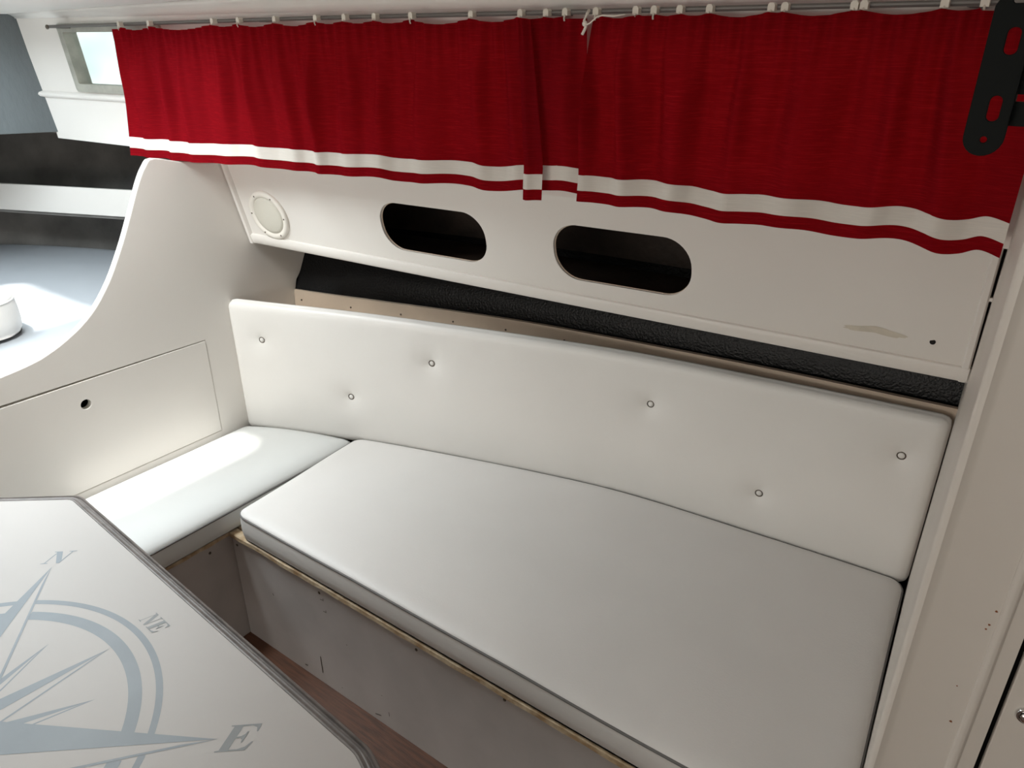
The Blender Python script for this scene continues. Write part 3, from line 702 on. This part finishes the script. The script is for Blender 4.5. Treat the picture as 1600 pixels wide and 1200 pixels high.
# ------------------------------------------------------------------ locker bulkhead on the right
def zz_plate(pts2, z0, z1):
    bm = bmesh.new(); A = [bm.verts.new((x, y, z0)) for x, y in pts2]; B = [bm.verts.new((x, y, z1)) for x, y in pts2]
    n = len(pts2); bm.faces.new(A); bm.faces.new(B[::-1])
    for i in range(n): bm.faces.new((A[i], A[(i + 1) % n], B[(i + 1) % n], B[i]))
    return bm
y0 = 0.93
foot = [(xs_(1.9), 1.9)] + [(xs_(y), y) for y in (1.55, 1.2, 0.955)]
# rounded bead on the corner
for k in range(8):
    a = math.radians(185 + 85 * k / 7); foot.append((-0.0035 + 0.0095 * math.cos(a), y0 + 0.0035 + 0.0095 * math.sin(a)))
foot += [(0.003, y0 - 0.0015), (0.008, y0), (0.076, y0)]
for k in range(8):
    a = math.radians(180 + 180 * k / 7); foot.append((0.0835 + 0.0065 * math.cos(a), y0 + 0.0065 * math.sin(a) * 0.9))
foot += [(0.091, y0 + 0.001), (0.108, y0 + 0.001), (0.108, y0 + 0.03), (0.108, 1.9)]
struct(obj('wall_right', zz_plate(foot, 0.0, 1.672), M['gel2'], smooth=True, sharp=25))
bm = bmesh.new(); box(bm, 0.109, 1.3, 0.965, 0.975, 0, 1.672)
struct(obj('door_gap_shade', bm, M['dark']))  # near-black sheet behind the door, paints the shade in its gap
bm = bmesh.new(); box(bm, 0.62, 1.3, 0.93, 0.965, 0, 1.672); box(bm, 0.109, 0.62, 0.93, 0.965, 0, 0.25); box(bm, 0.109, 0.62, 0.93, 0.965, 1.45, 1.672)
struct(obj('trim_6', bm, M['gel2']))
ld = thing('locker_door', (0.35, 0.93, 0.255), 'off-white locker door with chrome push-button catch at the lower right', 'locker door')
bm = bmesh.new(); box(bm, 0.1145, 0.616, 0.931, 0.948, 0.254, 1.446); o = obj('door_panel', bm, M['gel2'], ld); bevel(o, 0.002)
kx, kz = 0.139, 0.765
bm = bmesh.new(); lathe(bm, [(0.0125, 0), (0.0125, 0.002), (0.0105, 0.0045), (0.0080, 0.0045), (0.0072, 0.0025), (0.0068, 0.0025), (0.0066, 0.008), (0.0045, 0.0095), (0, 0.0098)], (kx, 0.931, kz), (0, -1, 0), 32)
obj('push_knob', bm, M['chrome'], ld, smooth=True, sharp=40)
# rust spots
for i, (x, z, r) in enumerate(((0.073, 0.905, .0022), (0.071, .874, .0020), (0.069, .862, .0018), (0.066, .72, .0024), (0.0585, .766, .0012))):
    pass
bm = bmesh.new()
for x, z, r in ((0.0728, 0.903, .0016), (0.0705, .880, .0015), (0.0688, .872, .0013), (0.0665, .706, .0018), (0.0600, .768, .0010)):
    pts = [bm.verts.new((x + r * math.cos(a) * (1 + .3 * math.sin(3 * a + x * 900)), y0 - 0.0004, z + r * math.sin(a))) for a in lin(0, 2 * PI * 9 / 10, 10)]
    bm.faces.new(pts)
struct(obj('trim_7', bm, M['rust']))

# ------------------------------------------------------------------ black slotted bracket hanging from the roof
bk2 = thing('screen_bracket', (-0.062, 0.8, 1.635), 'black slotted metal bracket hanging from the roof in front of the right curtain', 'bracket')
def slot(cx, cz, w, h, r): return rect(cx - w / 2, cx + w / 2, cz - h / 2, cz + h / 2, r, 5)
BY = 0.80
ol = [(-0.0785 + 0.0, 1.54), (-0.0785, 1.4705)]
for k in range(1, 12):
    a = math.radians(180 + 180 * k / 12); ol.append((-0.0625 + 0.016 * math.cos(a), 1.4705 + 0.016 * math.sin(a)))
ol += [(-0.0465, 1.4705), (-0.0465, 1.60), (-0.066, 1.60), (-0.0785, 1.575)]
hl = [circ(-0.0622, 1.4685, 0.0028, 12), slot(-0.0600, 1.4945, 0.0095, 0.021, 0.0045), slot(-0.0595, 1.548, 0.010, 0.021, 0.0045), slot(-0.058, 1.580, 0.016, 0.007, 0.0025)]
bm = plate(ol, hl, lambda u, v, w: (u, BY + w, v), 0, 0.003)
o = obj('slotted_arm', bm, M['blackmetal'], bk2); bevel(o, 0.0006)
bm = bmesh.new(); box(bm, -0.052, -0.0465, BY + 0.002, BY + 0.02, 1.49, 1.672); box(bm, -0.066, -0.0465, BY, BY + 0.02, 1.598, 1.672); obj('angle_flange', bm, M['blackmetal'], bk2)
bm = bmesh.new(); box(bm, -0.052, 0.14, BY + 0.012, BY + 0.018, 1.480, 1.500); box(bm, 0.12, 0.14, BY, BY + 0.018, 1.46, 1.672); obj('cross_bar', bm, M['blackmetal'], bk2)
bm = bmesh.new(); box(bm, -0.05, -0.02, BY + 0.012, BY + 0.016, 1.506, 1.538); obj('cable_plate', bm, M['blackmetal'], bk2)

# ------------------------------------------------------------------ forward berth
bt = thing('berth_mattress', (-2.6, 0.5, 0.78), 'vinyl berth, sky cast painted into its blue-grey, seen through the curved bulkhead opening', 'mattress')
def bef(u, v, w):
    x = -3.9 + (XW - 0.026 + 3.9) * u; y1 = yh(x, 0.84) - 0.006; y0_ = -0.5
    return (x, y0_ + (y1 - y0_) * v, 0.77 + w)
bm, _ = cushion(bef, 1.97, 1.7, 0.068, 0.03, 0.05, 0.02, 0.0, 60, 50, lambda a, b, d: 0.006 * noise.noise(Vector((a * 2.3, b * 2.3, 9))) + 0.002 * noise.noise(Vector((a * 9, b * 12, 9))))
obj('mattress_cover', bm, M['berth'], bt, smooth=True)
bm = sheet(lambda u, v: (u, -0.55 + (yh(u, 0.75) + 0.55 - 0.005) * v, 0.745), lin(-3.95, XW - 0.024, 24), [0, 1], lambda u, v: (0, 0, 0.02))
obj('berth_board', bm, M['gel'], bt)
# white headrest pad
hp = thing('berth_pad', (-2.2, 0.55, 0.838), 'thick white rounded pad lying in sunlight on the forward berth', 'cushion')
def hf(u, v, w): 
    a, b = -0.36 + 0.36 * u, -0.42 + 0.42 * v
    return (-2.055 + a - 0.05 * v, 0.735 + b, 0.846 + w)
bm, lp3 = cushion(hf, 0.36, 0.42, 0.125, 0.07, 0.07, 0.035, 0.010, 24, 24)
obj('pad_cover', bm, M['vinyl'], hp, smooth=True)
bm = bmesh.new(); tube(bm, lp3, 0.0022, 6, closed=True); obj('piping', bm, M['vinyl'], hp, smooth=True)
# fiddle board and its shelf
fb = thing('shelf_fiddle', (-2.7, 1.15, 1.0), 'white upright board edging the dark side shelf above the forward berth', 'shelf edge')
def fy(x): return 1.06 + 0.40 * (x + 3.0)
bm = sheet(lambda u, v: (u, fy(u) , v), lin(-3.4, -1.93, 30), [1.003, 1.094], lambda u, v: (0, 0.012, 0))
o = obj('board', bm, M['gel'], fb); bevel(o, 0.002)
bm = sheet(lambda u, v: (u, fy(u) + 0.010 + (max(yh(u, 1.0), fy(u) + 0.02) - fy(u) - 0.012) * v, 0.992), lin(-3.4, -1.93, 30), [0, 1], lambda u, v: (0, 0, 0.010))
obj('shelf_board', bm, M['hull2'], fb)
